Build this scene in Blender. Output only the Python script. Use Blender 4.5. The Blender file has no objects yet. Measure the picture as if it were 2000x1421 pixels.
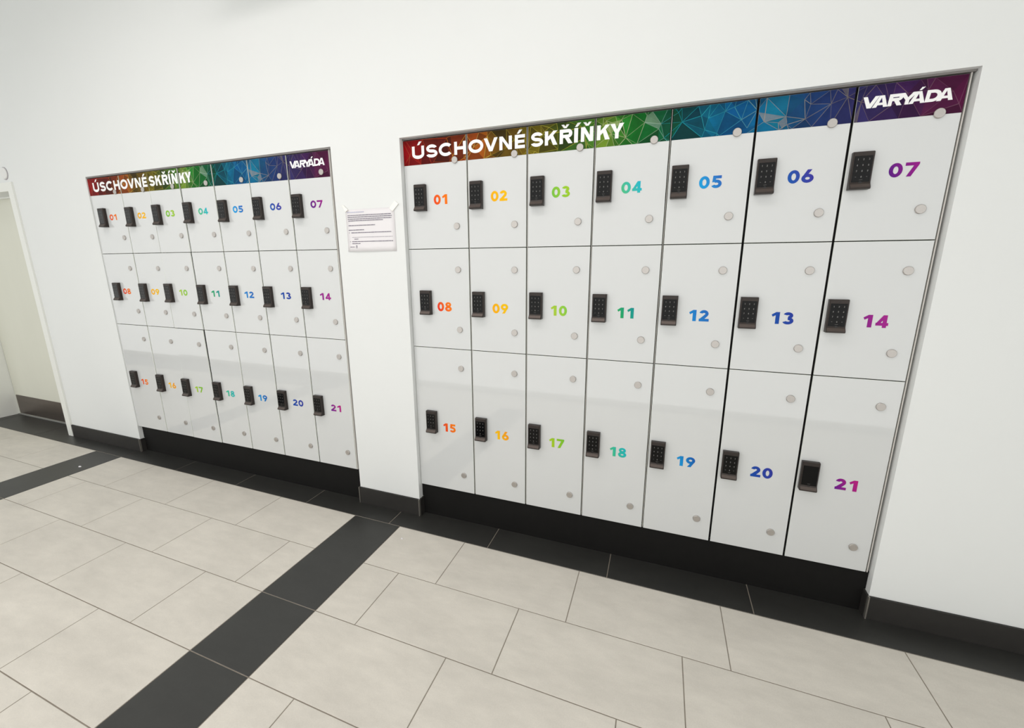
import bpy, bmesh, math, random
from mathutils import Matrix, Vector
from mathutils.geometry import delaunay_2d_cdt

scene = bpy.context.scene
COL = scene.collection
random.seed(7)

# ------------------------------------------------------------------ camera
cam_data = bpy.data.cameras.new('camera')
cam = bpy.data.objects.new('camera', cam_data)
COL.objects.link(cam)
scene.camera = cam
cam_data.sensor_fit = 'HORIZONTAL'
cam_data.sensor_width = 36.0
cam_data.lens = 36.0 * 838.1 / 2000.0
cam_data.shift_y = 0.0
cam_data.clip_start = 0.02
Rz = Matrix.Rotation(0.3611, 4, 'Z')
Rx = Matrix.Rotation(1.3453, 4, 'X')
Rr = Matrix.Rotation(-0.0026, 4, 'Z')
cam.matrix_world = Matrix.Translation((1.1252, -1.8535, 1.3747)) @ Rz @ Rx @ Rr

# ------------------------------------------------------------------ world, lights, exposure
world = bpy.data.worlds.new('world')
scene.world = world
world.use_nodes = True
world.node_tree.nodes['Background'].inputs[0].default_value = (0.95, 0.97, 1.0, 1)
world.node_tree.nodes['Background'].inputs[1].default_value = 0.6

def area(name, loc, sx, sy, power, col=(1, 1, 1), spread=180.0, rot=(0, 0, 0)):
    l = bpy.data.lights.new(name, 'AREA')
    l.shape = 'RECTANGLE'; l.size = sx; l.size_y = sy; l.energy = power
    l.color = col; l.spread = math.radians(spread)
    o = bpy.data.objects.new(name, l)
    o.location = loc; o.rotation_euler = rot
    COL.objects.link(o)
    return o

CEIL = 3.35
area('ceiling_light_panel', (-.4, -1.3, CEIL - .03), 3.8, .6, 22, (1.0, .94, .92), 150)
area('ceiling_light_panel', (-5.0, -1.3, CEIL - .03), 3.0, .6, 2.5, (.97, 1.0, .99), 150)
FILL_GLOW = 0.80      # radiance of the added glow panel opposite the lockers, a fill light out of view

scene.view_settings.view_transform = 'Standard'
scene.view_settings.look = 'None'
scene.view_settings.gamma = 1.0
scene.view_settings.use_curve_mapping = False
scene.view_settings.exposure = 0.10

# ------------------------------------------------------------------ helpers
def lin(c):
    return tuple(((v / 255) / 12.92 if v / 255 <= .04045 else ((v / 255 + .055) / 1.055) ** 2.4) for v in c)

def mat(name, rgb, rough=.5, metal=0.0, spec=.5, noise=None, bump=None, attr=False, rand=0.0):
    m = bpy.data.materials.new(name)
    m.use_nodes = True
    nt = m.node_tree
    b = nt.nodes['Principled BSDF']
    c = lin(rgb)
    b.inputs['Base Color'].default_value = (*c, 1)
    b.inputs['Roughness'].default_value = rough
    b.inputs['Metallic'].default_value = metal
    b.inputs['Specular IOR Level'].default_value = spec
    src = None
    if attr:
        a = nt.nodes.new('ShaderNodeAttribute'); a.attribute_name = 'Col'
        src = a.outputs['Color']
    tc = nt.nodes.new('ShaderNodeTexCoord')
    if noise:
        for (scale, amt, stretch) in noise:
            mp = nt.nodes.new('ShaderNodeMapping'); mp.inputs['Scale'].default_value = stretch
            nt.links.new(tc.outputs['Object'], mp.inputs['Vector'])
            n = nt.nodes.new('ShaderNodeTexNoise'); n.inputs['Scale'].default_value = scale
            n.inputs['Detail'].default_value = 6; n.inputs['Roughness'].default_value = .6
            nt.links.new(mp.outputs[0], n.inputs['Vector'])
            mr = nt.nodes.new('ShaderNodeMapRange')
            mr.inputs['From Min'].default_value = .25; mr.inputs['From Max'].default_value = .75
            mr.inputs['To Min'].default_value = 1 - amt; mr.inputs['To Max'].default_value = 1 + amt
            nt.links.new(n.outputs['Fac'], mr.inputs['Value'])
            mx = nt.nodes.new('ShaderNodeVectorMath'); mx.operation = 'SCALE'
            if src is None:
                mx.inputs[0].default_value = c
            else:
                nt.links.new(src, mx.inputs[0])
            nt.links.new(mr.outputs[0], mx.inputs['Scale'])
            src = mx.outputs[0]
    if rand:
        oi = nt.nodes.new('ShaderNodeObjectInfo')
        mr = nt.nodes.new('ShaderNodeMapRange')
        mr.inputs['To Min'].default_value = 1 - rand; mr.inputs['To Max'].default_value = 1 + rand
        nt.links.new(oi.outputs['Random'], mr.inputs['Value'])
        mx = nt.nodes.new('ShaderNodeVectorMath'); mx.operation = 'SCALE'
        if src is None:
            mx.inputs[0].default_value = c
        else:
            nt.links.new(src, mx.inputs[0])
        nt.links.new(mr.outputs[0], mx.inputs['Scale'])
        src = mx.outputs[0]
    if src is not None:
        nt.links.new(src, b.inputs['Base Color'])
    if bump:
        n = nt.nodes.new('ShaderNodeTexNoise'); n.inputs['Scale'].default_value = bump[0]
        n.inputs['Detail'].default_value = 5
        nt.links.new(tc.outputs['Object'], n.inputs['Vector'])
        bp = nt.nodes.new('ShaderNodeBump'); bp.inputs['Strength'].default_value = bump[1]
        bp.inputs['Distance'].default_value = bump[2]
        nt.links.new(n.outputs['Fac'], bp.inputs['Height'])
        nt.links.new(bp.outputs[0], b.inputs['Normal'])
    return m

M = {
    'wall': mat('wall_paint', (235, 237, 236), .85, spec=.2, noise=[(1.1, .012, (1, 1, 1))], bump=(260, .12, .0006)),
    'reveal': mat('reveal_paint', (228, 228, 228), .85, spec=.2, bump=(260, .12, .0006)),
    'ceiling': mat('ceiling_paint', (232, 232, 230), .9, spec=.2, bump=(200, .1, .0005)),
    'grout': mat('floor_grout', (138, 130, 119), .9, spec=.2, noise=[(30, .12, (1, 1, 1))]),
    'light_tile': mat('light_stone_tile', (211, 206, 196), .55, spec=.45,
                      noise=[(2.4, .085, (1, 2.0, 1)), (8, .06, (1, 2.6, 1)), (30, .02, (1, 1.5, 1)), (220, .05, (1, 1, 1))],
                      bump=(90, .05, .0005), rand=.015),
    'dark_tile': mat('dark_stone_tile', (45, 45, 43), .42, spec=.6,
                     noise=[(3.0, .16, (1, 2.5, 1)), (11, .1, (1, 2.2, 1)), (120, .08, (1, 1, 1))],
                     bump=(80, .06, .0005), rand=.05),
    'skirt': mat('dark_skirting', (42, 40, 38), .6, spec=.4, noise=[(14, .12, (1, 1, 1))]),
    'plinth': mat('black_plinth', (13, 12, 11), .7, spec=.25, noise=[(20, .15, (1, 1, 1))]),
    'carcass': mat('dark_carcass', (22, 19, 19), .7, spec=.2, noise=[(8, .05, (1, 1, 1))]),
    'strip': mat('light_metal_strip', (210, 206, 200), .5, .0, noise=[(40, .05, (1, 1, .1))]),
    'soffit_shade': mat('soffit_shade_grey', (140, 136, 134), .5, .35, noise=[(12, .08, (.3, 1, 1))]),  # this grey holds the shade of the recess soffit
    'corner': mat('brushed_corner_profile', (150, 146, 138), .35, .6, noise=[(60, .06, (1, 1, .1))]),
    'glass': mat('white_backpainted_glass', (215, 217, 217), .035, spec=.9, noise=[(1.5, .006, (1, 1, 1))]),
    'glass_edge': mat('polished_glass_edge', (236, 240, 234), .15, spec=.6, noise=[(30, .02, (1, 1, 1))]),
    'cap': mat('satin_steel_cap', (190, 185, 181), .38, .85, noise=[(400, .05, (1, 1, 1))]),
    'lock': mat('taupe_lock_body', (55, 48, 45), .42, .45, noise=[(60, .06, (1, 1, 1))], bump=(900, .05, .0002)),
    'lock_lip': mat('lit_lock_lip', (88, 78, 73), .4, .45, noise=[(60, .06, (1, 1, 1))]),  # lighter lock taupe, with the light from above put into the lip colour
    'screen': mat('black_touch_screen', (5, 5, 6), .08, spec=.22, noise=[(30, .1, (1, 1, 1))]),
    'mark': mat('grey_key_print', (125, 124, 122), .5, noise=[(90, .05, (1, 1, 1))]),
    'black': mat('black_plastic', (8, 8, 8), .3, noise=[(50, .1, (1, 1, 1))]),
    'white': mat('white_vinyl_letters', (252, 252, 252), .45, spec=.3, noise=[(20, .004, (1, 1, 1))]),
    'print': mat('coloured_vinyl_print', (255, 255, 255), .5, spec=.12, attr=True, noise=[(14, .03, (1, 1, 1))]),
    'banner': mat('banner_film', (255, 255, 255), .5, spec=.12, attr=True, noise=[(16, .3, (1, 1, 1))]),
    'paper': mat('white_paper', (238, 235, 237), .8, spec=.2, noise=[(9, .012, (1, 1, 1))]),
    'tape': mat('clear_tape', (252, 250, 244), .25, spec=.6, noise=[(60, .03, (1, 1, 1))]),
    'ink': mat('grey_print_ink', (104, 96, 116), .7, noise=[(300, .3, (1, 1, 1))]),
    'blue_ink': mat('blue_print_ink', (160, 164, 196), .7, noise=[(300, .2, (1, 1, 1))]),
    'door_leaf': mat('cream_door_leaf', (224, 224, 211), .5, spec=.35, noise=[(5, .02, (1, 1, .3))]),
    'frame': mat('white_door_frame', (240, 241, 236), .45, spec=.4, noise=[(6, .01, (1, 1, 1))]),
    'kick': mat('brushed_steel_kick_plate', (112, 102, 95), .32, .85, noise=[(7, .12, (.3, 1, 3))]),
    'sill': mat('grey_sill', (160, 160, 158), .4, .4, noise=[(20, .05, (1, 1, 1))]),
    'disc': mat('white_plastic_disc', (236, 236, 234), .5, noise=[(20, .02, (1, 1, 1))]),
    'disc_shadow': mat('disc_shadow_grey', (176, 172, 176), .6, noise=[(20, .02, (1, 1, 1))]),
}

def mesh(name, verts, faces, m, smooth=False, cols=None):
    me = bpy.data.meshes.new(name)
    me.from_pydata([tuple(v) for v in verts], [], [tuple(f) for f in faces])
    me.materials.append(m)
    if smooth:
        for p in me.polygons: p.use_smooth = True
    if cols:      # colour of the print, one per face or one per vertex
        a = me.color_attributes.new('Col', 'FLOAT_COLOR', 'CORNER')
        for p in me.polygons:
            for li in p.loop_indices:
                c = cols[p.index] if isinstance(cols, list) else cols(me.vertices[me.loops[li].vertex_index].co)
                a.data[li].color = (*c, 1)
    me.update()
    return me

def link(name, me, parent=None, loc=(0, 0, 0)):
    o = bpy.data.objects.new(name, me)
    COL.objects.link(o)
    o.location = loc
    if parent is not None: o.parent = parent
    return o

def tag(o, label=None, cat=None, group=None, kind=None):
    if label: o['label'] = label
    if cat: o['category'] = cat
    if group: o['group'] = group
    if kind: o['kind'] = kind
    return o

def empty(name, loc=(0, 0, 0)):
    o = bpy.data.objects.new(name, None)
    COL.objects.link(o)
    o.location = loc
    o.empty_display_size = .05
    return o

def box_data(x0, x1, y0, y1, z0, z1, c=0.0):
    """box; with c > 0 the front (y0) face has a chamfered rim"""
    if c <= 0:
        v = [(x0, y0, z0), (x1, y0, z0), (x1, y1, z0), (x0, y1, z0), (x0, y0, z1), (x1, y0, z1), (x1, y1, z1), (x0, y1, z1)]
        f = [(0, 3, 2, 1), (4, 5, 6, 7), (0, 1, 5, 4), (1, 2, 6, 5), (2, 3, 7, 6), (3, 0, 4, 7)]
        return v, f
    v = [(x0 + c, y0, z0 + c), (x1 - c, y0, z0 + c), (x1 - c, y0, z1 - c), (x0 + c, y0, z1 - c),
         (x0, y0 + c, z0), (x1, y0 + c, z0), (x1, y0 + c, z1), (x0, y0 + c, z1),
         (x0, y1, z0), (x1, y1, z0), (x1, y1, z1), (x0, y1, z1)]
    f = [(0, 1, 2, 3), (0, 4, 5, 1), (1, 5, 6, 2), (2, 6, 7, 3), (3, 7, 4, 0),
         (4, 8, 9, 5), (5, 9, 10, 6), (6, 10, 11, 7), (7, 11, 8, 4), (8, 11, 10, 9)]
    return v, f

def box(name, x0, x1, y0, y1, z0, z1, m, parent=None, c=0.0):
    v, f = box_data(x0, x1, y0, y1, z0, z1, c)
    return link(name, mesh(name, v, f, m), parent)

def join_data(parts):
    V, F = [], []
    for v, f in parts:
        n = len(V)
        V += list(v); F += [tuple(i + n for i in q) for q in f]
    return V, F

def disc_data(r, t, n=32, c=.0012, cx=0, cz=0):
    """round cap lying against y = 0, front at y = -t"""
    v = []
    for rr, y in ((r - c, -t), (r, -t + c), (r, 0)):
        v += [(cx + rr * math.cos(2 * math.pi * k / n), y, cz + rr * math.sin(2 * math.pi * k / n)) for k in range(n)]
    f = [tuple(range(n))]
    for a in (0, n):
        for k in range(n):
            f.append((a + k, a + n + k, a + n + (k + 1) % n, a + (k + 1) % n))
    f.append(tuple(reversed(range(2 * n, 3 * n))))
    return v, f

# ------------------------------------------------------------------ setting: walls, ceiling, floor
# right recess x -0.132..1.932, z..1.9535; left recess x -2.5922..-0.538, z..1.9525; doorway x -4.69..-3.535, z..1.918
XR0, XR1, ZR = -.132, 1.932, 1.9535
XL0, XL1, ZL = -2.5922, -.538, 1.9525
DX0, DX1, DZ = -4.692, -3.535, 1.918
WD = .34
v, f = join_data([
    box_data(-8, DX0, 0, WD, 0, CEIL), box_data(DX0, DX1, 0, WD, DZ, CEIL), box_data(DX1, XL0, 0, WD, 0, CEIL),
    box_data(XL0, XL1, 0, WD, ZL, CEIL), box_data(XL1, XR0, 0, WD, 0, CEIL), box_data(XR0, XR1, 0, WD, ZR, CEIL),
    box_data(XR1, 4.6, 0, WD, 0, CEIL), box_data(XL0, XR1, WD - .02, WD + .02, 0, 2)])
wall = link('wall_front', mesh('wall_front', v, f, M['wall']))
tag(wall, kind='structure')
YB = -2.33
tag(box('wall_back', -8, 4.6, YB - .2, YB, 0, CEIL, M['wall']), kind='structure')
tag(box('shade_box_1', -1.15, -.25, -.22, -.002, 2.73, CEIL - .002, M['ceiling']), kind='structure')     # unseen box added to cast soft shade on the wall top
fill = empty('fill_panel_1', (0, YB, 0)); tag(fill, kind='structure')  # glowing panel and rails added out of view to light the lockers evenly
M['glow'] = mat('added_fill_glow', (225, 228, 226), .3)
bg = M['glow'].node_tree.nodes['Principled BSDF']
bg.inputs['Emission Color'].default_value = (1.0, .998, .99, 1); bg.inputs['Emission Strength'].default_value = FILL_GLOW
for xa, xb in ((-7.9, 4.5),):
    box('glow_panel', xa, xb, .004, .012, .06, 2.75, M['glow'], fill)
box('bottom_rail', -7.95, 4.55, .0, .02, .0105, .06, M['frame'], fill)
box('head_rail', -7.95, 4.55, .0, .02, 2.75, 2.80, M['frame'], fill)
tag(box('wall_left', -8.2, -8, YB, WD, 0, CEIL, M['wall']), kind='structure')
tag(box('wall_right', 4.6, 4.8, YB, WD, 0, CEIL, M['wall']), kind='structure')
tag(box('ceiling', -8, 4.6, YB, WD, CEIL, CEIL + .15, M['ceiling']), kind='structure')

floor = tag(box('floor', -8, 4.6, YB, WD, -.06, -.0012, M['grout']), kind='structure')
SK, SL = -.0316, -.0052
JT = .0034
def tile(kind, x0, x1, y0, y1, skew=True):
    g = JT / 2
    x0 += g; x1 -= g; y0 += g; y1 -= g
    e = .0010
    V = []
    for z, d in ((0.0, e), (-e, 0), (-.008, 0)):
        for (x, y) in ((x0 + d, y0 + d), (x1 - d, y0 + d), (x1 - d, y1 - d), (x0 + d, y1 - d)):
            k = SK if skew else 0
            V.append((x + k * y, y + SL * x, z))
    F = [(0, 1, 2, 3)] + [(a + k, a + 4 + k, a + 4 + (k + 1) % 4, a + (k + 1) % 4) for a in (0, 4) for k in range(4)]
    return link(kind, mesh(kind, V, F, M[kind]), floor)

# border of dark tiles along the lockers (runs on under the plinths and into the doorway)
bj = [-8, -7.0, -6.4, -5.8, -5.2, -4.6, -3.83, -3.23, -2.628, -2.03, -1.443, -.848, -.254, .336, .927, 1.517, 2.62, 3.2, 3.8, 4.6]
for a, b in zip(bj[:-1], bj[1:]):
    tile('dark_tile', a, b, -.133, .30)
ROWS = [-.133, -.441, -.748, -1.056, -1.348, -1.65, -1.86]
S0, S1, Q0, Q1 = -.479, -.180, -2.942, -2.632
first = {0: .212 , 1: .019, 2: .428, 3: .028, 4: .3, 5: .1}
rightrow = {0: [.212, .803, 1.392, 2.002, 2.6, 3.2, 3.8], 1: [.019, .607, 1.233, 1.825, 2.42, 3.02, 3.62, 4.2], 2: [.428, 1.03, 1.63, 2.23, 2.83, 3.43, 4.03],
            3: [.028, .628, 1.228, 1.828, 2.428, 3.03, 3.63, 4.2], 4: [.43, 1.03, 1.63, 2.23, 2.83, 3.43, 4.03], 5: [.03, .63, 1.23, 1.83, 2.43, 3.03, 3.63, 4.2]}
midrow = {0: [-2.233, -1.632, -1.040], 1: [-2.42, -1.828, -1.227, -.645], 2: [-2.02, -1.43, -.834], 3: [-2.23, -1.63, -1.038],
          4: [-2.02, -1.42, -.82], 5: [-2.23, -1.63, -1.03]}
for r in range(6):
    y1, y0 = ROWS[r], ROWS[r + 1]
    xs = [S1] + rightrow[r] + [4.55]
    for a, b in zip(xs[:-1], xs[1:]): tile('light_tile', a, b, y0, y1)
    xs = [Q1] + midrow[r] + [S0]
    for a, b in zip(xs[:-1], xs[1:]): tile('light_tile', a, b, y0, y1)
    off = .3 if r % 2 else 0
    xs = [-7.95] + [x - off for x in (-6.94, -6.34, -5.74, -5.14, -4.54, -3.94, -3.34)] + [Q0]
    for a, b in zip(xs[:-1], xs[1:]): tile('light_tile', a, b, y0, y1)
for a, b in ((-.748, -.133), (-1.056, -.748), (-1.65, -1.056), (-1.86, -1.65)):
    tile('dark_tile', S0, S1, a, b)
for a, b in ((-.748, -.133), (-1.348, -.748), (-1.86, -1.348)):
    tile('dark_tile', Q0, Q1, a, b)
x = -7.95
while x < 4.5:      # last course by the far wall: dark border left of the lockers' far end, light beyond
    tile('dark_tile' if x < -3.0 else 'light_tile', x, min(x + .6, 4.55), -2.30, -1.86)
    x += .6

# skirting
ZS = .0996
def skirting(name, x0, x1, ends):
    o = empty(name)
    tag(o, kind='structure')
    box('skirting_tile', x0, x1, -.010, -.0002, .0004, ZS, M['skirt'], o)
    for e in ends:      # bright corner profile and the return into the recess
        s = 1 if e > x0 + .1 else -1
        box('corner_profile', min(e, e + s * .0045), max(e, e + s * .0045), -.0125, -.001, .0004, ZS + .0004, M['corner'], o)
        box('return_tile', min(e, e + s * .008), max(e, e + s * .008), -.001, .040, .0004, ZS, M['skirt'], o)
    return o
skirting('baseboard_left', DX1 + .065, XL0, [XL0])
skirting('baseboard_far', -7.99, DX0 - .065, [])
skirting('baseboard_middle', XL1, XR0, [XL1, XR0])
skirting('baseboard_right', XR1, 4.6, [XR1])

# ------------------------------------------------------------------ doorway at the far left
door = empty('door_1', (-4.1, .142, 0))
tag(door, kind='structure')
def dbox(name, x0, x1, y0, y1, z0, z1, m, c=0.0):
    v, f = box_data(x0 + 4.1, x1 + 4.1, y0 - .142, y1 - .142, z0, z1, c)
    return link(name, mesh(name, v, f, m), door)
dbox('door_leaf', DX0 + .003, DX1 - .003, .142, .185, .006, DZ - .004, M['door_leaf'], .001)
# kick plate with rounded corners
kx0, kx1, kz0, kz1, kr = DX0 + .02, -3.545, .010, .193, .012
P = []
for (cx_, cz_, a0) in ((kx1 - kr, kz1 - kr, 0), (kx0 + kr, kz1 - kr, 90), (kx0 + kr, kz0 + kr, 180), (kx1 - kr, kz0 + kr, 270)):
    for k in range(5):
        a = math.radians(a0 + k * 22.5)
        P.append((cx_ + kr * math.cos(a) + 4.1, cz_ + kr * math.sin(a)))
n = len(P)
V = [(x, -.0020, z) for x, z in P] + [(x, -.0001, z) for x, z in P]
F = [tuple(reversed(range(n)))] + [(k, (k + 1) % n, n + (k + 1) % n, n + k) for k in range(n)]
link('kick_plate', mesh('kick_plate', V, F, M['kick']), door)
dbox('door_sill', DX0, DX1, .128, .150, .0003, .006, M['sill'], .001)
v, f = join_data([box_data(DX1, DX1 + .060, -.012, 0, .0004, DZ + .060), box_data(DX0 - .06, DX0, -.012, 0, .0004, DZ + .060),
                  box_data(DX0, DX1, -.012, 0, DZ, DZ + .060),
                  box_data(DX1 - .002, DX1, -.012, .142, .0004, DZ), box_data(DX0, DX0 + .002, -.012, .142, .0004, DZ)])
v = [(a + 4.1, b - .142, c) for a, b, c in v]
link('door_frame', mesh('door_frame', v, f, M['frame']), door)
dbox('door_stop', DX0, DX1, .120, .142, DZ - .012, DZ - .0005, M['frame'])

disc = empty('wall_disc', (-3.553, -.0002, 2.042))
tag(disc, 'small round white plastic disc fixed on the wall above the door frame', 'wall cover')
v, f = disc_data(.040, .010, 40, .003)
link('cover', mesh('cover', v, f, M['disc'], False), disc)
v, f = disc_data(.0440, .004, 40, .001)
link('rim', mesh('rim', v, f, M['disc_shadow'], False), disc)  # grey ring stands in for the disc's soft shadow on the wall

# ------------------------------------------------------------------ glyphs (unit height, drawn in x-z)
def arc(cx, cz, rx, rz, a0, a1, s, sz=None, n=None):
    sz = s if sz is None else sz
    n = n or max(6, int(abs(a1 - a0) / 10))
    out = []
    for k in range(n):
        q = []
        for a, inner in ((k, 0), (k + 1, 0), (k + 1, 1), (k, 1)):
            t = math.radians(a0 + (a1 - a0) * a / n)
            q.append((cx + (rx - inner * s) * math.cos(t), cz + (rz - inner * sz) * math.sin(t)))
        out.append(q)
    return out
def rect(x0, x1, z0, z1): return [(x0, z0), (x1, z0), (x1, z1), (x0, z1)]

def glyph(ch, w, s):
    """list of simple polygons; w = width / height, s = stroke / height"""
    if ch == '0' or ch == 'O': return arc(w / 2, .5, w / 2 , .51, 0, 360, s, s * .92, 36)
    if ch == '1': return [[(w, 0), (w, 1), (w - s * 1.05, 1), (0, .78), (s * .35, .60), (w - s * 1.12, .73), (w - s * 1.12, 0)]]
    if ch == '2':
        q = arc(w * .47, .68, w * .46, .33, 168, -38, s, s * .95, 18)
        t = math.radians(-38)
        o = (w * .47 + w * .46 * math.cos(t), .68 + .33 * math.sin(t)); i = (w * .47 + (w * .46 - s) * math.cos(t), .68 + (.33 - s * .95) * math.sin(t))
        return q + [[o, i, (0, s * .62), (0, 0), (s, 0), (s * 1.75, s * .9)], rect(0, w, 0, s * .9)]
    if ch == '3': return arc(w * .46, .735, w * .44, .275, 160, -85, s, s * .9, 20) + arc(w * .48, .29, w * .50, .30, 95, -158, s, s * .9, 22)
    if ch == '4': return [rect(w * .54, w * .54 + s, 0, 1), rect(0, w, .17, .17 + s * .85), [(0, .17 + s * .5), (w * .54, 1), (w * .54 + s * .3, 1), (w * .60, .66), (s * 1.15, .17 + s * .7), (0, .17 + s * .6)]]
    if ch == '5': return [rect(w * .14, w * .92, 1 - s * .9, 1), [(w * .14, 1), (w * .14 + s * .95, 1), (w * .10 + s * .95, .52), (w * .08, .46)]] + arc(w * .47, .33, w * .50, .34, 128, -152, s, s * .9, 24)
    if ch == '6': return arc(w / 2, .33, w / 2, .34, 0, 360, s, s * .9, 30) + [[(w * .03, .42), (w * .44, 1), (w * .44 + s * 1.2, 1), (w * .52, .64), (w * .22, .5)]]
    if ch == '9': return [[(w - x, 1 - z) for x, z in p] for p in glyph('6', w, s)]
    if ch == '7': return [[(0, 1), (w, 1), (w, 1 - s * .6), (w * .50, 0), (w * .50 - s * 1.1, 0), (w - s * 1.25, 1 - s * .88), (0, 1 - s * .88)]]
    if ch == '8': return arc(w / 2, .74, w * .43, .27, 0, 360, s * .92, s * .8, 26) + arc(w / 2, .285, w * .50, .295, 0, 360, s, s * .85, 28)
    if ch == 'U': return [rect(0, s, .34, 1), rect(w - s, w, .34, 1)] + arc(w / 2, .36, w / 2, .38, 180, 360, s, s, 18)
    if ch == 'S':
        r = (1.03 + s * .9) / 4
        return arc(w * .5, 1.015 - r, w * .47, r, 18, 276, s, s * .92, 22) + arc(w * .5, r - .015, w * .50, r, 96, -162, s, s * .92, 22)
    if ch == 'C': return arc(w * .52, .5, w * .52, .515, 42, 318, s, s * .95, 28)
    if ch == 'H': return [rect(0, s, 0, 1), rect(w - s, w, 0, 1), rect(s, w - s, .5 - s * .45, .5 + s * .45)]
    if ch == 'V': return [[(0, 1), (s * 1.12, 1), (w / 2, s * 1.25), (w - s * 1.12, 1), (w, 1), (w / 2 + s * .55, 0), (w / 2 - s * .55, 0)]]
    if ch == 'N': return [rect(0, s, 0, 1), rect(w - s, w, 0, 1), [(0, 1), (s * 1.1, 1), (w, 0), (w - s * 1.1, 0)]]
    if ch == 'E': return [rect(0, s, 0, 1), rect(s, w, 0, s * .9), rect(s, w, 1 - s * .9, 1), rect(s, w * .94, .5 - s * .42, .5 + s * .42)]
    if ch == 'I': return [rect(0, w, 0, 1)]
    if ch == 'K': return [rect(0, s, 0, 1), [(s, .30), (w - s * 1.35, 1), (w - s * .05, 1), (s, .02 + .30 - .0)], [(s * .9, .32), (s * .9, .60), (w - s * 1.2, 1), (w - .02, 1)], [(s * 1.55, .55), (s * 2.3, .78), (w, 0), (w - s * 1.3, 0)]]
    if ch == 'R': return [rect(0, s, 0, 1), rect(s, w - .30, 1 - s * .9, 1), rect(s, w - .30, .40, .40 + s * .85)] + arc(w - .32, .70, .31, .30, -90, 90, s, s * .88, 14) + [[(w * .40, .42), (w * .40 + s * 1.2, .42), (w + .02, 0), (w + .02 - s * 1.25, 0)]]
    if ch == 'Y': return [[(0, 1), (s * 1.25, 1), (w / 2, .60), (w - s * 1.25, 1), (w, 1), (w / 2 + s * .5, .38), (w / 2 + s * .5, 0), (w / 2 - s * .5, 0), (w / 2 - s * .5, .38)]]
    if ch == 'A': return [[(0, 0), (s * 1.1, 0), (w / 2, 1 - s * .62), (w - s * 1.1, 0), (w, 0), (w / 2 + s * .62, 1), (w / 2 - s * .62, 1)], rect(w * .24, w * .76, .18, .18 + s * .7)]
    if ch == 'D': return [rect(0, s, 0, 1), rect(s, w * .45, 0, s * .85), rect(s, w * .45, 1 - s * .85, 1)] + arc(w * .45, .5, w * .55, .5, -90, 90, s, s * .85, 20)
    if ch == 'acute': return [[(0, 0), (.20, .28), (.48, .28), (.20, 0)]]
    if ch == 'caron': return [[(0, .26), (.22, .26), (.32, .12), (.42, .26), (.64, .26), (.42, 0), (.22, 0)]]
    if ch == '-': return [rect(0, w, .40, .58)]
    return []

def glyph_mesh(name, items, m, cols=None, y=0.0):
    """items: (char, x0, x1, z0, height, stroke, shear); flat print facing -y"""
    V, F = [], []
    k = 0
    for (ch, x0, x1, z0, h, s, sh) in items:
        for p in glyph(ch, (x1 - x0) / h, s):
            area2 = sum(p[i][0] * p[(i + 1) % len(p)][1] - p[(i + 1) % len(p)][0] * p[i][1] for i in range(len(p)))
            if area2 < 0: p = p[::-1]
            n0 = len(V)
            for (x, z) in p:
                V.append((x0 + (x + sh * z) * h, y - .00002 * (k % 9), z0 + z * h))
            F.append(tuple(n0 + i for i in range(len(p))))
            k += 1
    return mesh(name, V, F, m, cols=cols)


# ------------------------------------------------------------------ measured layout (metres)
# one row per locker 1..21: keypad centre x, z; number centre x, z; upper cap x, z; lower cap x, z
R_DATA = [
    (-0.0439, 1.6879, 0.0594, 1.6771, 0.1413, 1.8419, 0.1424, 1.5552),
    (0.2484, 1.6843, 0.3561, 1.6765, 0.4301, 1.8428, 0.4302, 1.5535),
    (0.5368, 1.6843, 0.6387, 1.6771, 0.7153, 1.8423, 0.7159, 1.5547),
    (0.8207, 1.6848, 0.9278, 1.6774, 1.0028, 1.8434, 1.0028, 1.5545),
    (1.1062, 1.6834, 1.2158, 1.6782, 1.2886, 1.8412, 1.2889, 1.5535),
    (1.3949, 1.6832, 1.5062, 1.6780, 1.5767, 1.8408, 1.5760, 1.5532),
    (1.6770, 1.6818, 1.7969, 1.6786, 1.8606, 1.8392, 1.8605, 1.5527),
    (-0.0393, 1.1951, 0.0599, 1.1767, 0.1417, 1.3555, 0.1419, 1.0660),
    (0.2496, 1.1942, 0.3573, 1.1769, 0.4299, 1.3547, 0.4295, 1.0660),
    (0.5356, 1.1962, 0.6407, 1.1764, 0.7156, 1.3557, 0.7154, 1.0666),
    (0.8219, 1.1949, 0.9316, 1.1768, 1.0023, 1.3549, 1.0018, 1.0654),
    (1.1066, 1.1945, 1.2194, 1.1764, 1.2890, 1.3540, 1.2890, 1.0648),
    (1.3918, 1.1950, 1.5106, 1.1779, 1.5749, 1.3538, 1.5752, 1.0659),
    (1.6770, 1.1933, 1.7978, 1.1781, 1.8610, 1.3536, 1.8602, 1.0664),
    (-0.0376, 0.5663, 0.0624, 0.5402, 0.1416, 0.8684, 0.1401, 0.2814),
    (0.2499, 0.5618, 0.3600, 0.5398, 0.4284, 0.8671, 0.4283, 0.2835),
    (0.5341, 0.5644, 0.6438, 0.5414, 0.7145, 0.8671, 0.7151, 0.2829),
    (0.8201, 0.5672, 0.9336, 0.5407, 1.0015, 0.8666, 1.0017, 0.2818),
    (1.1049, 0.5612, 1.2218, 0.5423, 1.2888, 0.8658, 1.2877, 0.2816),
    (1.3914, 0.5606, 1.5122, 0.5426, 1.5750, 0.8668, 1.5741, 0.2821),
    (1.6740, 0.5616, 1.8015, 0.5413, 1.8597, 0.8670, 1.8606, 0.2831),
]
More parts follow.
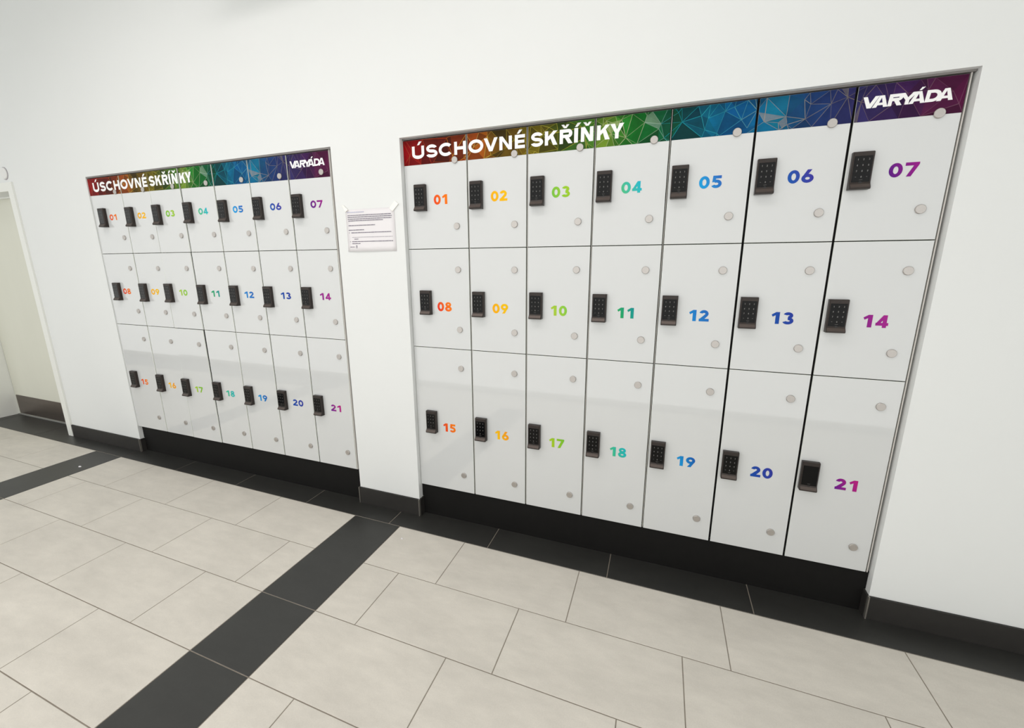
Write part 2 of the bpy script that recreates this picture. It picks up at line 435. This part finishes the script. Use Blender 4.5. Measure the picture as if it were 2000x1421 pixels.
L_DATA = [
    (-2.4840, 1.6907, -2.3913, 1.6919, -2.3169, 1.8443, -2.3132, 1.5601),
    (-2.1995, 1.6853, -2.0960, 1.6909, -2.0342, 1.8417, -2.0276, 1.5589),
    (-1.9264, 1.6862, -1.8162, 1.6913, -1.7495, 1.8415, -1.7468, 1.5581),
    (-1.6447, 1.6867, -1.5263, 1.6918, -1.4631, 1.8430, -1.4616, 1.5576),
    (-1.3501, 1.6839, -1.2402, 1.6901, -1.1792, 1.8421, -1.1779, 1.5569),
    (-1.0737, 1.6852, -0.9522, 1.6906, -0.8958, 1.8410, -0.8959, 1.5576),
    (-0.7885, 1.6841, -0.6666, 1.6900, -0.6137, 1.8417, -0.6126, 1.5563),
    (-2.4892, 1.2066, -2.4004, 1.2091, -2.3142, 1.3627, -2.3156, 1.0762),
    (-2.2071, 1.2045, -2.1035, 1.2106, -2.0297, 1.3617, -2.0312, 1.0775),
    (-1.9450, 1.2067, -1.8205, 1.2112, -1.7470, 1.3617, -1.7497, 1.0766),
    (-1.6399, 1.2030, -1.5299, 1.2100, -1.4621, 1.3620, -1.4620, 1.0760),
    (-1.3571, 1.2025, -1.2442, 1.2092, -1.1789, 1.3605, -1.1784, 1.0756),
    (-1.0815, 1.2012, -0.9553, 1.2096, -0.8960, 1.3606, -0.8950, 1.0747),
    (-0.7916, 1.2017, -0.6683, 1.2113, -0.6129, 1.3606, -0.6129, 1.0746),
    (-2.5016, 0.5798, -2.4059, 0.5651, -2.3172, 0.8817, -2.3171, 0.3051),
    (-2.2137, 0.5772, -2.1082, 0.5669, -2.0340, 0.8812, -2.0320, 0.3023),
    (-1.9409, 0.5737, -1.8285, 0.5665, -1.7489, 0.8799, -1.7502, 0.3016),
    (-1.6415, 0.5766, -1.5360, 0.5671, -1.4627, 0.8796, -1.4622, 0.3021),
    (-1.3563, 0.5773, -1.2499, 0.5680, -1.1781, 0.8784, -1.1803, 0.3010),
    (-1.0744, 0.5776, -0.9600, 0.5685, -0.8960, 0.8793, -0.8967, 0.3011),
    (-0.7911, 0.5762, -0.6716, 0.5689, -0.6125, 0.8783, -0.6138, 0.3022),
]

C_R = [-.1305, .2018, .4880, .7753, 1.0620, 1.3476, 1.6338, 1.9163]
C_L = [-2.5915, -2.2573, -1.9741, -1.6897, -1.4058, -1.1232, -.8398, -.5602]
SEAMS = {'R': (1.9440, 1.4541, .9665, .1835), 'L': (1.9405, 1.4592, .9770, .2035)}

NUMCOL = {1: ((238, 70, 28), (250, 128, 10)), 2: ((253, 180, 20), (253, 196, 20)), 3: ((120, 196, 70), (166, 208, 40)), 4: ((84, 196, 130), (20, 184, 210)),
          5: ((24, 168, 232), (50, 100, 190)), 6: ((26, 92, 180), (66, 50, 160)), 7: ((88, 28, 136), (158, 30, 140)), 8: ((232, 22, 28), (252, 136, 30)),
          9: ((253, 176, 14), (246, 200, 10)), 10: ((182, 208, 60), (132, 204, 70)), 11: ((40, 172, 84), (20, 150, 150)), 12: ((26, 140, 214), (40, 104, 190)),
          13: ((24, 84, 172), (44, 60, 160)), 14: ((140, 36, 140), (172, 40, 144)), 15: ((232, 34, 24), (252, 140, 24)), 16: ((248, 204, 14), (250, 150, 30)),
          17: ((178, 208, 40), (118, 192, 50)), 18: ((70, 192, 130), (24, 184, 196)), 19: ((24, 160, 226), (28, 88, 176)), 20: ((22, 80, 172), (54, 56, 160)),
          21: ((104, 28, 144), (190, 30, 130))}
COLNAME = {1: 'orange', 2: 'amber', 3: 'lime green', 4: 'teal', 5: 'light blue', 6: 'dark blue', 7: 'purple', 8: 'red', 9: 'yellow', 10: 'light green',
           11: 'green', 12: 'mid blue', 13: 'navy blue', 14: 'magenta purple', 15: 'red and orange', 16: 'yellow', 17: 'yellow green', 18: 'turquoise',
           19: 'sky blue', 20: 'deep blue', 21: 'violet'}

# ------------------------------------------------------------------ banner artwork, in the right bank's own metres
BP = [(-0.087, 1.899), (-0.101, 1.879), (0.1, 1.937), (0.028, 1.843), (0.129, 1.859), (0.187, 1.847), (0.237, 1.888), (0.304, 1.925), (0.319, 1.847), (0.392, 1.871), (0.428, 1.899), (0.49, 1.851), (0.521, 1.845), (0.622, 1.845), (0.563, 1.917), (0.551, 1.905), (0.583, 1.931), (0.621, 1.908), (0.742, 1.857), (0.722, 1.917), (0.734, 1.878), (0.817, 1.931), (0.805, 1.917), (0.778, 1.934), (0.876, 1.929), (0.863, 1.911), (0.838, 1.882), (0.895, 1.862), (0.964, 1.909), (0.971, 1.932), (1.024, 1.898), (1.017, 1.881), (1.038, 1.847), (1.084, 1.93), (1.099, 1.896), (1.164, 1.91), (1.188, 1.899), (1.179, 1.861), (1.221, 1.845), (1.243, 1.916), (1.272, 1.927), (1.298, 1.882), (1.319, 1.853), (1.346, 1.908), (1.371, 1.868), (1.438, 1.877), (1.416, 1.86), (1.443, 1.851), (1.496, 1.863), (1.487, 1.924), (1.507, 1.908), (1.566, 1.902), (1.61, 1.917), (1.649, 1.897), (1.770, 1.909), (1.822, 1.91), (1.885, 1.9), (1.905, 1.862), (1.731, 1.876)]
BT = [-.137, -0.119, -0.029, 0.121, 0.2, 0.263, 0.303, 0.322, 0.393, 0.459, 0.504, 0.546, 0.615, 0.665, 0.691, 0.764, 0.806, 0.852, 0.887, 0.917, 0.964, 0.976, 0.991, 1.044, 1.073, 1.095, 1.152, 1.192, 1.22, 1.24, 1.261, 1.276, 1.314, 1.337, 1.373, 1.441, 1.477, 1.501, 1.558, 1.579, 1.591, 1.608, 1.66, 1.683, 1.707, 1.736, 1.798, 1.814, 1.835, 1.917]
BB = [-.137, -0.11, -0.042, 0.016, 0.111, 0.162, 0.199, 0.285, 0.296, 0.344, 0.358, 0.41, 0.449, 0.467, 0.514, 0.537, 0.617, 0.635, 0.74, 0.755, 0.772, 0.82, 0.852, 0.87, 0.921, 0.939, 1.016, 1.05, 1.061, 1.171, 1.205, 1.22, 1.23, 1.321, 1.42, 1.45, 1.46, 1.518, 1.561, 1.572, 1.633, 1.646, 1.679, 1.757, 1.814, 1.917]
ZT_, ZB_ = 1.9440, 1.8358
pts2 = [Vector(p) for p in BP] + [Vector((x, ZT_)) for x in BT] + [Vector((x, ZB_)) for x in BB]
TV, TE, TF, _, _, _ = delaunay_2d_cdt(pts2, [], [], 0, 1e-5)
RAMP = [(-.14, (150, 0, 10)), (-.06, (128, 8, 12)), (.02, (84, 18, 12)), (.12, (104, 36, 14)), (.2, (132, 52, 16)), (.28, (150, 78, 14)), (.36, (84, 66, 12)), (.44, (100, 74, 14)), (.5, (112, 100, 12)),
        (.56, (88, 78, 14)), (.62, (66, 84, 22)), (.7, (54, 92, 30)), (.76, (54, 112, 32)), (.82, (110, 134, 40)), (.88, (40, 120, 36)), (.95, (8, 104, 34)), (1.02, (6, 92, 52)), (1.07, (0, 78, 58)),
        (1.13, (0, 62, 76)), (1.2, (0, 104, 138)), (1.27, (0, 84, 140)), (1.33, (0, 86, 138)), (1.40, (10, 112, 142)), (1.48, (24, 70, 120)), (1.55, (30, 50, 104)), (1.62, (44, 44, 96)), (1.7, (52, 38, 88)),
        (1.76, (56, 26, 76)), (1.84, (80, 26, 66)), (1.92, (82, 14, 58))]
LRAMP = [(-.14, (150, 110, 60)), (-.08, (176, 60, 40)), (.05, (186, 66, 16)), (.14, (206, 140, 30)), (.25, (190, 176, 90)), (.35, (170, 150, 40)), (.5, (170, 160, 60)), (.7, (160, 156, 40)), (.8, (160, 170, 110)),
         (.95, (160, 170, 140)), (1.03, (120, 160, 150)), (1.07, (6, 128, 140)), (1.2, (40, 146, 160)), (1.3, (70, 150, 160)), (1.37, (150, 140, 132)), (1.5, (140, 136, 126)), (1.62, (120, 112, 100)), (1.75, (112, 84, 96)), (1.92, (104, 60, 84))]
def ramp(R, x):
    if x <= R[0][0]: return R[0][1]
    for (a, c), (b, d) in zip(R[:-1], R[1:]):
        if x <= b:
            t = (x - a) / (b - a)
            return tuple(c[i] + (d[i] - c[i]) * t for i in range(3))
    return R[-1][1]
rnd = random.Random(3)
ART = []      # polygons (x, z) with the colour they are printed in, y offset
for fc in TF:
    p = [(TV[i][0], TV[i][1]) for i in fc]
    a2 = sum(p[i][0] * p[(i + 1) % 3][1] - p[(i + 1) % 3][0] * p[i][1] for i in range(3))
    if abs(a2) < 1e-7: continue
    cx_ = sum(q[0] for q in p) / 3
    c = lin(ramp(RAMP, cx_))
    k = rnd.choice([.5, .62, .7, .8, .9, 1.0, 1.15]) if cx_ < 1.05 else rnd.choice([.62, .72, .8, .9, 1.0, 1.08])
    ART.append((p if a2 > 0 else p[::-1], tuple(v * k for v in c), 0.0))
GREY = [((.805, 1.917), (.876, 1.929), (.863, 1.911), (.838, 1.882)), ((.971, 1.932), (.991, 1.944), (1.024, 1.898), (.964, 1.909)), ((1.024, 1.898), (.964, 1.909), (1.017, 1.881)),
        ((1.438, 1.877), (1.416, 1.86), (1.43, 1.838), (1.443, 1.860)), ((1.591, 1.944), (1.61, 1.917), (1.608, 1.944)), ((1.353, 1.9), (1.438, 1.877), (1.371, 1.868)),
        ((1.649, 1.897), (1.633, 1.8358), (1.646, 1.8358))]
for g in GREY:
    a2 = sum(g[i][0] * g[(i + 1) % len(g)][1] - g[(i + 1) % len(g)][0] * g[i][1] for i in range(len(g)))
    cx_ = sum(q[0] for q in g) / len(g)
    base = lin(ramp(RAMP, cx_)); gr = lin(ramp(LRAMP, cx_))
    ART.append((list(g) if a2 > 0 else list(g)[::-1], tuple(.55 * base[i] + .45 * gr[i] for i in range(3)), .00003))
for e in TE:
    (x0, z0), (x1, z1) = TV[e[0]], TV[e[1]]
    if (abs(z0 - ZT_) < 1e-4 and abs(z1 - ZT_) < 1e-4) or (abs(z0 - ZB_) < 1e-4 and abs(z1 - ZB_) < 1e-4) or abs(x0 - x1) < 1e-5: continue
    if rnd.random() < .12: continue
    n = math.hypot(x1 - x0, z1 - z0); hw = rnd.choice([.0006, .0008, .0011])
    dx, dz = -(z1 - z0) / n * hw, (x1 - x0) / n * hw
    xm = (x0 + x1) / 2
    base = lin(ramp(RAMP, xm)); gr = lin(ramp(LRAMP, xm)); k = rnd.choice([.55, .8, 1.0])
    p = [(x0 - dx, z0 - dz), (x1 - dx, z1 - dz), (x1 + dx, z1 + dz), (x0 + dx, z0 + dz)]
    p = [(a, min(max(b, ZB_), ZT_)) for a, b in p]
    ART.append((p, tuple(base[i] * (1 - k) + gr[i] * k for i in range(3)), .00006))

def clip(p, x0, x1):
    for sgn, lim in ((1, x0), (-1, x1)):
        q = []
        for i in range(len(p)):
            a, b = p[i], p[(i + 1) % len(p)]
            ia, ib = sgn * (a[0] - lim) >= 0, sgn * (b[0] - lim) >= 0
            if ia: q.append(a)
            if ia != ib:
                t = (lim - a[0]) / (b[0] - a[0])
                q.append((lim, a[1] + t * (b[1] - a[1])))
        p = q
        if len(p) < 3: return []
    return p

def banner_mesh(name, a0, a1, fx, fz, y):
    V, F, Cc = [], [], []
    for p, c, dy in ART:
        q = clip(p, a0, a1)
        if len(q) < 3: continue
        n0 = len(V)
        V += [(fx(x), y - dy, fz(x, z)) for x, z in q]
        F.append(tuple(n0 + i for i in range(len(q)))); Cc.append(c)
    return mesh(name, V, F, M['banner'], cols=Cc)

# lettering on the banner: (char, x0, x1), baseline z 1.8628, height .0532
WORDS = [('U', -.0877, -.0213, 0), ('S', -.0111, .0502, 0), ('C', .0575, .1296, 0), ('H', .1386, .1985, 0), ('O', .2108, .2835, 1), ('V', .2862, .3519, 1), ('N', .3598, .418, 1), ('E', .4313, .4772, 1),
         ('S', .5033, .5577, 2), ('K', .565, .6193, 2), ('R', .6285, .682, 2), ('I', .6891, .705, 2), ('N', .7168, .7672, 2), ('K', .7815, .833, 3), ('Y', .8332, .8866, 3)]
ACC = [('acute', -.0585, 0), ('acute', .4405, 1), ('caron', .6345, 2), ('acute', .6915, 2), ('caron', .7250, 2)]
LOGO = [('V', 1.6535, 1.6965), ('A', 1.684, 1.724), ('R', 1.7245, 1.7605), ('Y', 1.7510, 1.7965), ('A', 1.7795, 1.8195), ('D', 1.8200, 1.8575), ('A', 1.849, 1.889)]

# ------------------------------------------------------------------ lock (built once, copied on to every door)
def lock_profile():
    # (y, z) outline of the body seen from the side; y negative is towards the viewer
    return [(0, .0595), (-.0165, .0595), (-.0195, .0570), (-.0195, -.0375), (-.0215, -.0425), (-.0290, -.0530), (-.0290, -.0575), (-.0265, -.0595), (0, -.0595)]
def lock_body_mesh():
    pr = lock_profile(); n = len(pr); hw, c = .0300, .0030
    V, F = [], []
    for x, inset in ((-hw, 1), (-hw + c, 0), (hw - c, 0), (hw, 1)):
        for (y, z) in pr:
            if inset and y < -.001: y = y + c
            V.append((x, y, z))
    for a in range(3):
        for k in range(n):
            F.append((a * n + k, a * n + (k + 1) % n, (a + 1) * n + (k + 1) % n, (a + 1) * n + k))
    F.append(tuple(range(n))); F.append(tuple(reversed(range(3 * n, 4 * n))))
    me = mesh('lock_body', V, F, M['lock'])
    bm = bmesh.new(); bm.from_mesh(me); bmesh.ops.recalc_face_normals(bm, faces=bm.faces); bm.to_mesh(me); bm.free()
    return me
LOCK_BODY = lock_body_mesh()
v, f = box_data(-.0255, .0255, -.0203, -.0193, -.0365, .0455, .0004)
SCREEN = mesh('touch_screen', v, f, M['screen'])
v, f = box_data(-.0285, .0285, -.0001, .0, -.0001, .0001)
LIP = mesh('pull_lip', [(-.0272, -.0220, -.0428), (.0272, -.0220, -.0428), (.0272, -.0294, -.0532), (-.0272, -.0294, -.0532),
                        (-.0272, -.0210, -.0428), (.0272, -.0210, -.0428), (.0272, -.0280, -.0540), (-.0272, -.0280, -.0540)],
           [(0, 3, 2, 1), (0, 1, 5, 4), (3, 7, 6, 2), (0, 4, 7, 3), (1, 2, 6, 5), (4, 5, 6, 7)], M['lock_lip'])
it = []
for r, row in enumerate(('123', '456', '789', '-0-')):
    for c_, ch in enumerate(row):
        xc = (-.0155, 0, .0155)[c_]; zc = .0345 - r * .0182
        w = .0020 if ch == '1' else .0034
        it.append((ch, xc - w / 2, xc + w / 2, zc - .0028, .0056, .20, 0))
it.append(('-', -.005, .005, -.0312, .0034, .2, 0))
MARKS = glyph_mesh('key_print', it, M['mark'], y=-.0208)
it2 = [it[-1]]
MARKS_OFF = glyph_mesh('key_print_dark', it2, M['mark'], y=-.0208)
v, f = join_data([box_data(-.0055, .0055, -.0199, -.0194, .0508, .0524), disc_data(.0011, .0004, 12, .0001, -.0145, .0515)])
v = [(a, (b - .0195 if i >= 8 else b), c) for i, (a, b, c) in enumerate(v)]
SLOT = mesh('speaker_slot', v, f, M['black'])
v, f = disc_data(.0048, .0008, 24, .0002, 0, -.0385)
BUTTON = mesh('round_button', [(a, b - .0197, c) for a, b, c in v], f, M['black'])
CAP_D = disc_data(.0147, .006, 36, .0012)
CAP = mesh('fixing_cap', CAP_D[0], CAP_D[1], M['cap'])

def add_lock(parent, x, z, y, lit=True):
    b = link('keypad_lock', LOCK_BODY, parent, (x, y, z))
    link('touch_screen', SCREEN, b)
    link('key_print', MARKS if lit else MARKS_OFF, b)
    link('pull_lip', LIP, b)
    link('speaker_slot', SLOT, b)
    link('round_button', BUTTON, b)
    return b

def number_mesh(num, x, z, h, wtot):
    a, b = '%02d' % num
    w1 = wtot * .465
    wa = w1 * .74 if a == '1' else w1
    wb = w1 * .74 if b == '1' else w1
    gap = wtot - 2 * w1
    if a == '1': gap *= 1.9
    if b == '1': gap *= 1.3
    tot = wa + wb + gap
    x0 = x - tot / 2
    c0, c1 = lin(NUMCOL[num][0]), lin(NUMCOL[num][1])
    def cf(co):
        t = min(1, max(0, (co.x - x0) / tot * .8 + (co.z - z + h / 2) / h * .2))
        return tuple(c0[i] + (c1[i] - c0[i]) * t for i in range(3))
    return glyph_mesh('number', [(a, x0, x0 + wa, z - h / 2, h, .265, 0), (b, x0 + wa + gap, x0 + tot, z - h / 2, h, .265, 0)], M['print'], cols=cf)

def build_bank(side, Cx, seams, data, YD, numh, numw, z_depth):
    nearer = side == 'R'
    bank = 'right bank' if nearer else 'left bank'
    ztop, z12, z23, zb = seams
    rows = [(ztop, z12), (z12, z23), (z23, zb)]
    X0, X1 = (XR0, XR1) if nearer else (XL0, XL1)
    ZT = ZR if nearer else ZL
    # mapping of the artwork on to this bank
    def fx(x):
        for i in range(7):
            if x <= C_R[i + 1] or i == 6:
                a, b = (C_R[i] if i else -.1371), C_R[i + 1]
                return Cx[i] + (x - a) / (b - a) * (Cx[i + 1] - Cx[i])
    cab = empty('locker_cabinet', (0, 0, 0))
    tag(cab, 'built-in cabinet body behind the doors of the %s bank, set in the wall' % ('wider right-hand' if nearer else 'farther left-hand'), 'cabinet', 'locker cabinets')
    g = .0007
    box('carcass', X0 + .004, X1 - .004, YD + .030, z_depth, zb + .001, ZT - .004, M['carcass'], cab)
    v, f = join_data([box_data(X0 + .0085, X1 - .0085, max(YD + .010, .028), max(YD + .010, .028) + .018, .0006, ZS + .004),
                      box_data(X0 + .0005, X1 - .0005, max(YD + .010, .028), max(YD + .010, .028) + .018, ZS + .004, zb - .0015)])
    pl = link('plinth_board', mesh('plinth_board', v, f, M['plinth']))
    tag(pl, 'black plinth board on the floor under the white doors of the %s lockers' % ('right-hand' if nearer else 'left-hand'), 'plinth', 'plinth boards')
    for i in range(1, 7):
        box('divider', Cx[i] - .0010, Cx[i] + .0010, YD + .0060, YD + .030, zb, ztop + .001, M['carcass'] if nearer and i > 4 else M['strip'], cab)
    box('side_panel', Cx[7] + .0035, Cx[7] + .0070, YD + .0005, YD + .040, zb, ztop + .003, M['strip'], cab)
    box('soffit_strip', X0 + .001, X1 - .001, YD - .004, YD + .03, ztop + .0035, ZT - .0005, M['soffit_shade'], cab)  # fills the gap over the doors, coloured like the shaded soffit
    for r, (zt, zl) in enumerate(rows):
        rowname = ('top row', 'middle row', 'bottom row')[r]
        for c in range(7):
            num = r * 7 + c + 1
            kx, kz, nx, nz, ux, uz, lx, lz = data[num - 1]
            x0, x1 = Cx[c], Cx[c + 1]
            xl, xr = (x0 + .0040 if c else x0 + .0008), (x1 - .0040 if c < 6 else x1 - .0002)
            zu = zt - (.0017 if r else 0.0); zd = zl + (.0017 if r < 2 else 0.0)
            base = Vector(((xl + xr) / 2, YD, zd))
            o = empty('locker', base)
            o['label'] = '%s number %02d on white glass locker door, %s of the %s' % (COLNAME[num], num, rowname, 'right-hand bank' if nearer else 'left-hand bank')
            o['category'] = 'locker'
            o['group'] = 'lockers of the ' + bank
            bx, bz = base.x, base.z
            v, f = box_data(xl - bx, xr - bx, 0, .006, 0, zu - zd, .0009)
            me = mesh('glass_door', v, f, M['glass'])
            me.materials.append(M['glass_edge'])
            for p in me.polygons:
                if p.index: p.material_index = 1
            link('glass_door', me, o)
            v, f = box_data(xl + .003 - bx, xr - .003 - bx, .0062, .026, .0012, zu - zd - .0012)
            link('door_backing', mesh('door_backing', v, f, M['carcass']), o)
            if r == 0:
                a0 = -.1371 if c == 0 else C_R[c] + .0040
                a1 = C_R[c + 1] - (.0040 if c < 6 else .0002)
                def fz(x, z):
                    t = (x + .137) / 2.053
                    zbn = 1.8358 if nearer else 1.8342 + (1.8165 - 1.8342) * t
                    ztn = ztop - .0006
                    return (ztn + (z - ZT_) / (ZT_ - ZB_) * (ztn - zbn)) - bz
                link('banner_print', banner_mesh('banner_print', a0, a1, lambda x: min(max(fx(x), xl), xr) - bx, fz, -.0003), o)
                items = []
                for ch, wx0, wx1, cc in WORDS:
                    if cc == c: items.append((ch, fx(wx0) - bx, fx(wx1) - bx, (1.8626 if nearer else 1.8560) - bz, .0540 if nearer else .0570, .265, 0))
                for ch, ax, cc in ACC:
                    if cc == c: items.append((ch, fx(ax) - bx, fx(ax) + .03 - bx, (1.9205 if nearer else 1.9165) - bz, .0532, .2, 0))
                if items:
                    link('lettering', glyph_mesh('lettering', items, M['white'], y=-.0006), o)
                if c == 6:
                    items = [(ch, fx(wx0 - .003) - bx, fx(wx1 - .002) - bx, (1.8752 if nearer else 1.8735) - bz, .0345, .30 if nearer else .27, .10) for ch, wx0, wx1 in LOGO]
                    items.append(('acute', fx(1.7990) - bx, fx(1.81) - bx, (1.9125 if nearer else 1.9108) - bz, .0310, .3, 0))
                    link('emblem', glyph_mesh('emblem', items, M['white'], y=-.0006), o)
            link('number', number_mesh(num, nx - bx, nz - bz, numh[r], numw), o, (0, -.0004, 0))
            for (px, pz) in ((ux, uz), (lx, lz)):
                link('fixing_cap', CAP, o, (px - bx, -.0002, pz - bz))
            add_lock(o, kx - bx, kz - bz, -.0002, not (nearer and num == 21))
            # doors hang a little out of true
            rr = random.Random(num * 13 + (5 if nearer else 0))
            if not nearer:
                o.rotation_euler = (math.radians(rr.uniform(-.16, .16)), 0, 0)
                if c == 2:
                    o.location.y -= .0022
                    o.rotation_euler = (math.radians(.30), 0, 0)
            else:
                o.rotation_euler = (math.radians(rr.uniform(-.04, .04)), 0, 0)
    return cab

build_bank('R', C_R, SEAMS['R'], R_DATA, .025, (.0435, .0450, .0460), .0795, .30)
build_bank('L', C_L, SEAMS['L'], L_DATA, .006, (.0365, .0375, .0395), .0815, .30)

# ------------------------------------------------------------------ taped notice between the banks
nt = empty('paper_notice', (-.3265, -.0004, 1.4463))
tag(nt, 'white paper notice with small grey print taped between the two locker banks', 'notice')
V, F = [], []
NX, NZ = 10, 8
for j in range(NZ + 1):
    for i in range(NX + 1):
        u, w_ = i / NX, j / NZ
        curl = .0025 * (max(0, .25 - w_) / .25) ** 2 + .0012 * math.sin(u * 5) * (1 - w_)
        V.append((-.1510 + .295 * u, -.0006 - abs(curl), .206 * w_))
for j in range(NZ):
    for i in range(NX):
        a = j * (NX + 1) + i
        F.append((a, a + 1, a + NX + 2, a + NX + 1))
sheet = link('sheet', mesh('sheet', V, F, M['paper'], True), nt)
sol = sheet.modifiers.new('thickness', 'SOLIDIFY'); sol.thickness = .0004
LN = [(-.467, -.2014, 1.6232), (-.4675, -.2007, 1.6143), (-.4675, -.2027, 1.6052), (-.4654, -.2543, 1.597), (-.4663, -.3025, 1.5744), (-.4673, -.3718, 1.5523),
      (-.4523, -.2092, 1.5393), (-.4488, -.2014, 1.5167), (-.4363, -.4112, 1.5077), (-.451, -.2016, 1.4958), (-.452, -.4002, 1.486), (-.4658, -.4374, 1.4694), (-.4660, -.4630, 1.5393), (-.4640, -.4610, 1.4958)]
V, F = [], []
rr = random.Random(4)
def word(x0, x1, z, h):
    n0 = len(V)
    V.extend([(x0 + .3265, -.0050, z - h / 2 - 1.4463), (x1 + .3265, -.0050, z - h / 2 - 1.4463), (x1 + .3265, -.0050, z + h / 2 - 1.4463), (x0 + .3265, -.0050, z + h / 2 - 1.4463)])
    F.append((n0, n0 + 1, n0 + 2, n0 + 3))
for a, b, z in LN:
    x = a
    while x < b - .002:
        w_ = min(rr.uniform(.006, .022), b - x)
        h = .0029 if abs(z - 1.5167) > .001 else .0013
        word(x, x + w_, z, h)
        x += w_ + .0016
word(-.4285, -.4205, 1.4755, .003); word(-.4290, -.4200, 1.4700, .003); word(-.4275, -.4215, 1.4650, .003)
pr_ = link('print_lines', mesh('print_lines', [(a + .003, b + .0020, c) for a, b, c in V], F, M['ink']), nt)
V, F = [], []
x = -.4653
while x < -.362:
    w_ = rr.uniform(.004, .012); word(x, min(x + w_, -.359), 1.638, .0026); x += w_ + .0015
pr_['kind'] = 'stuff'
link('heading_print', mesh('heading_print', [(a, b + .0012, c) for a, b, c in V], F, M['blue_ink']), nt)
def tape(pts):
    v = [(a + .3265, -.0054, c - 1.4463) for a, c in pts] + [(a + .3265, -.0008, c - 1.4463) for a, c in pts]
    n = len(pts)
    f = [tuple(range(n))[::-1]] + [(k, (k + 1) % n, n + (k + 1) % n, n + k) for k in range(n)]
    return link('tape', mesh('tape', v, f, M['tape']), nt)
tape([(-.174, 1.680), (-.1551, 1.6652), (-.1911, 1.6326), (-.2076, 1.6473)])
tape([(-.4935, 1.6728), (-.4837, 1.6735), (-.4570, 1.6499), (-.474, 1.6420)])

# scraps of paper on the floor
def scrap(name, loc, r, label, cat):
    pts = [(r * math.cos(a) * k, r * .6 * math.sin(a) * k) for a, k in ((.2, 1), (1.2, .8), (2.3, 1.1), (3.3, .9), (4.4, 1.0), (5.5, .8))]
    v = [(x, y, .0003) for x, y in pts] + [(x * .8, y * .8, .004 + .002 * (i % 2)) for i, (x, y) in enumerate(pts)]
    f = [(k, (k + 1) % 6, 6 + (k + 1) % 6, 6 + k) for k in range(6)] + [tuple(range(6, 12)), tuple(reversed(range(6)))]
    o = link(name, mesh(name, v, f, M['paper']))
    o.location = loc
    tag(o, label, cat)
scrap('paper_scrap', (-2.71, -.322, 0), .013, 'tiny crumpled white paper scrap lying on the far dark floor strip', 'litter')
scrap('paper_crumb', (-.101, -.2225, 0), .006, 'white speck of litter on the light tile beside the wide dark strip', 'litter')
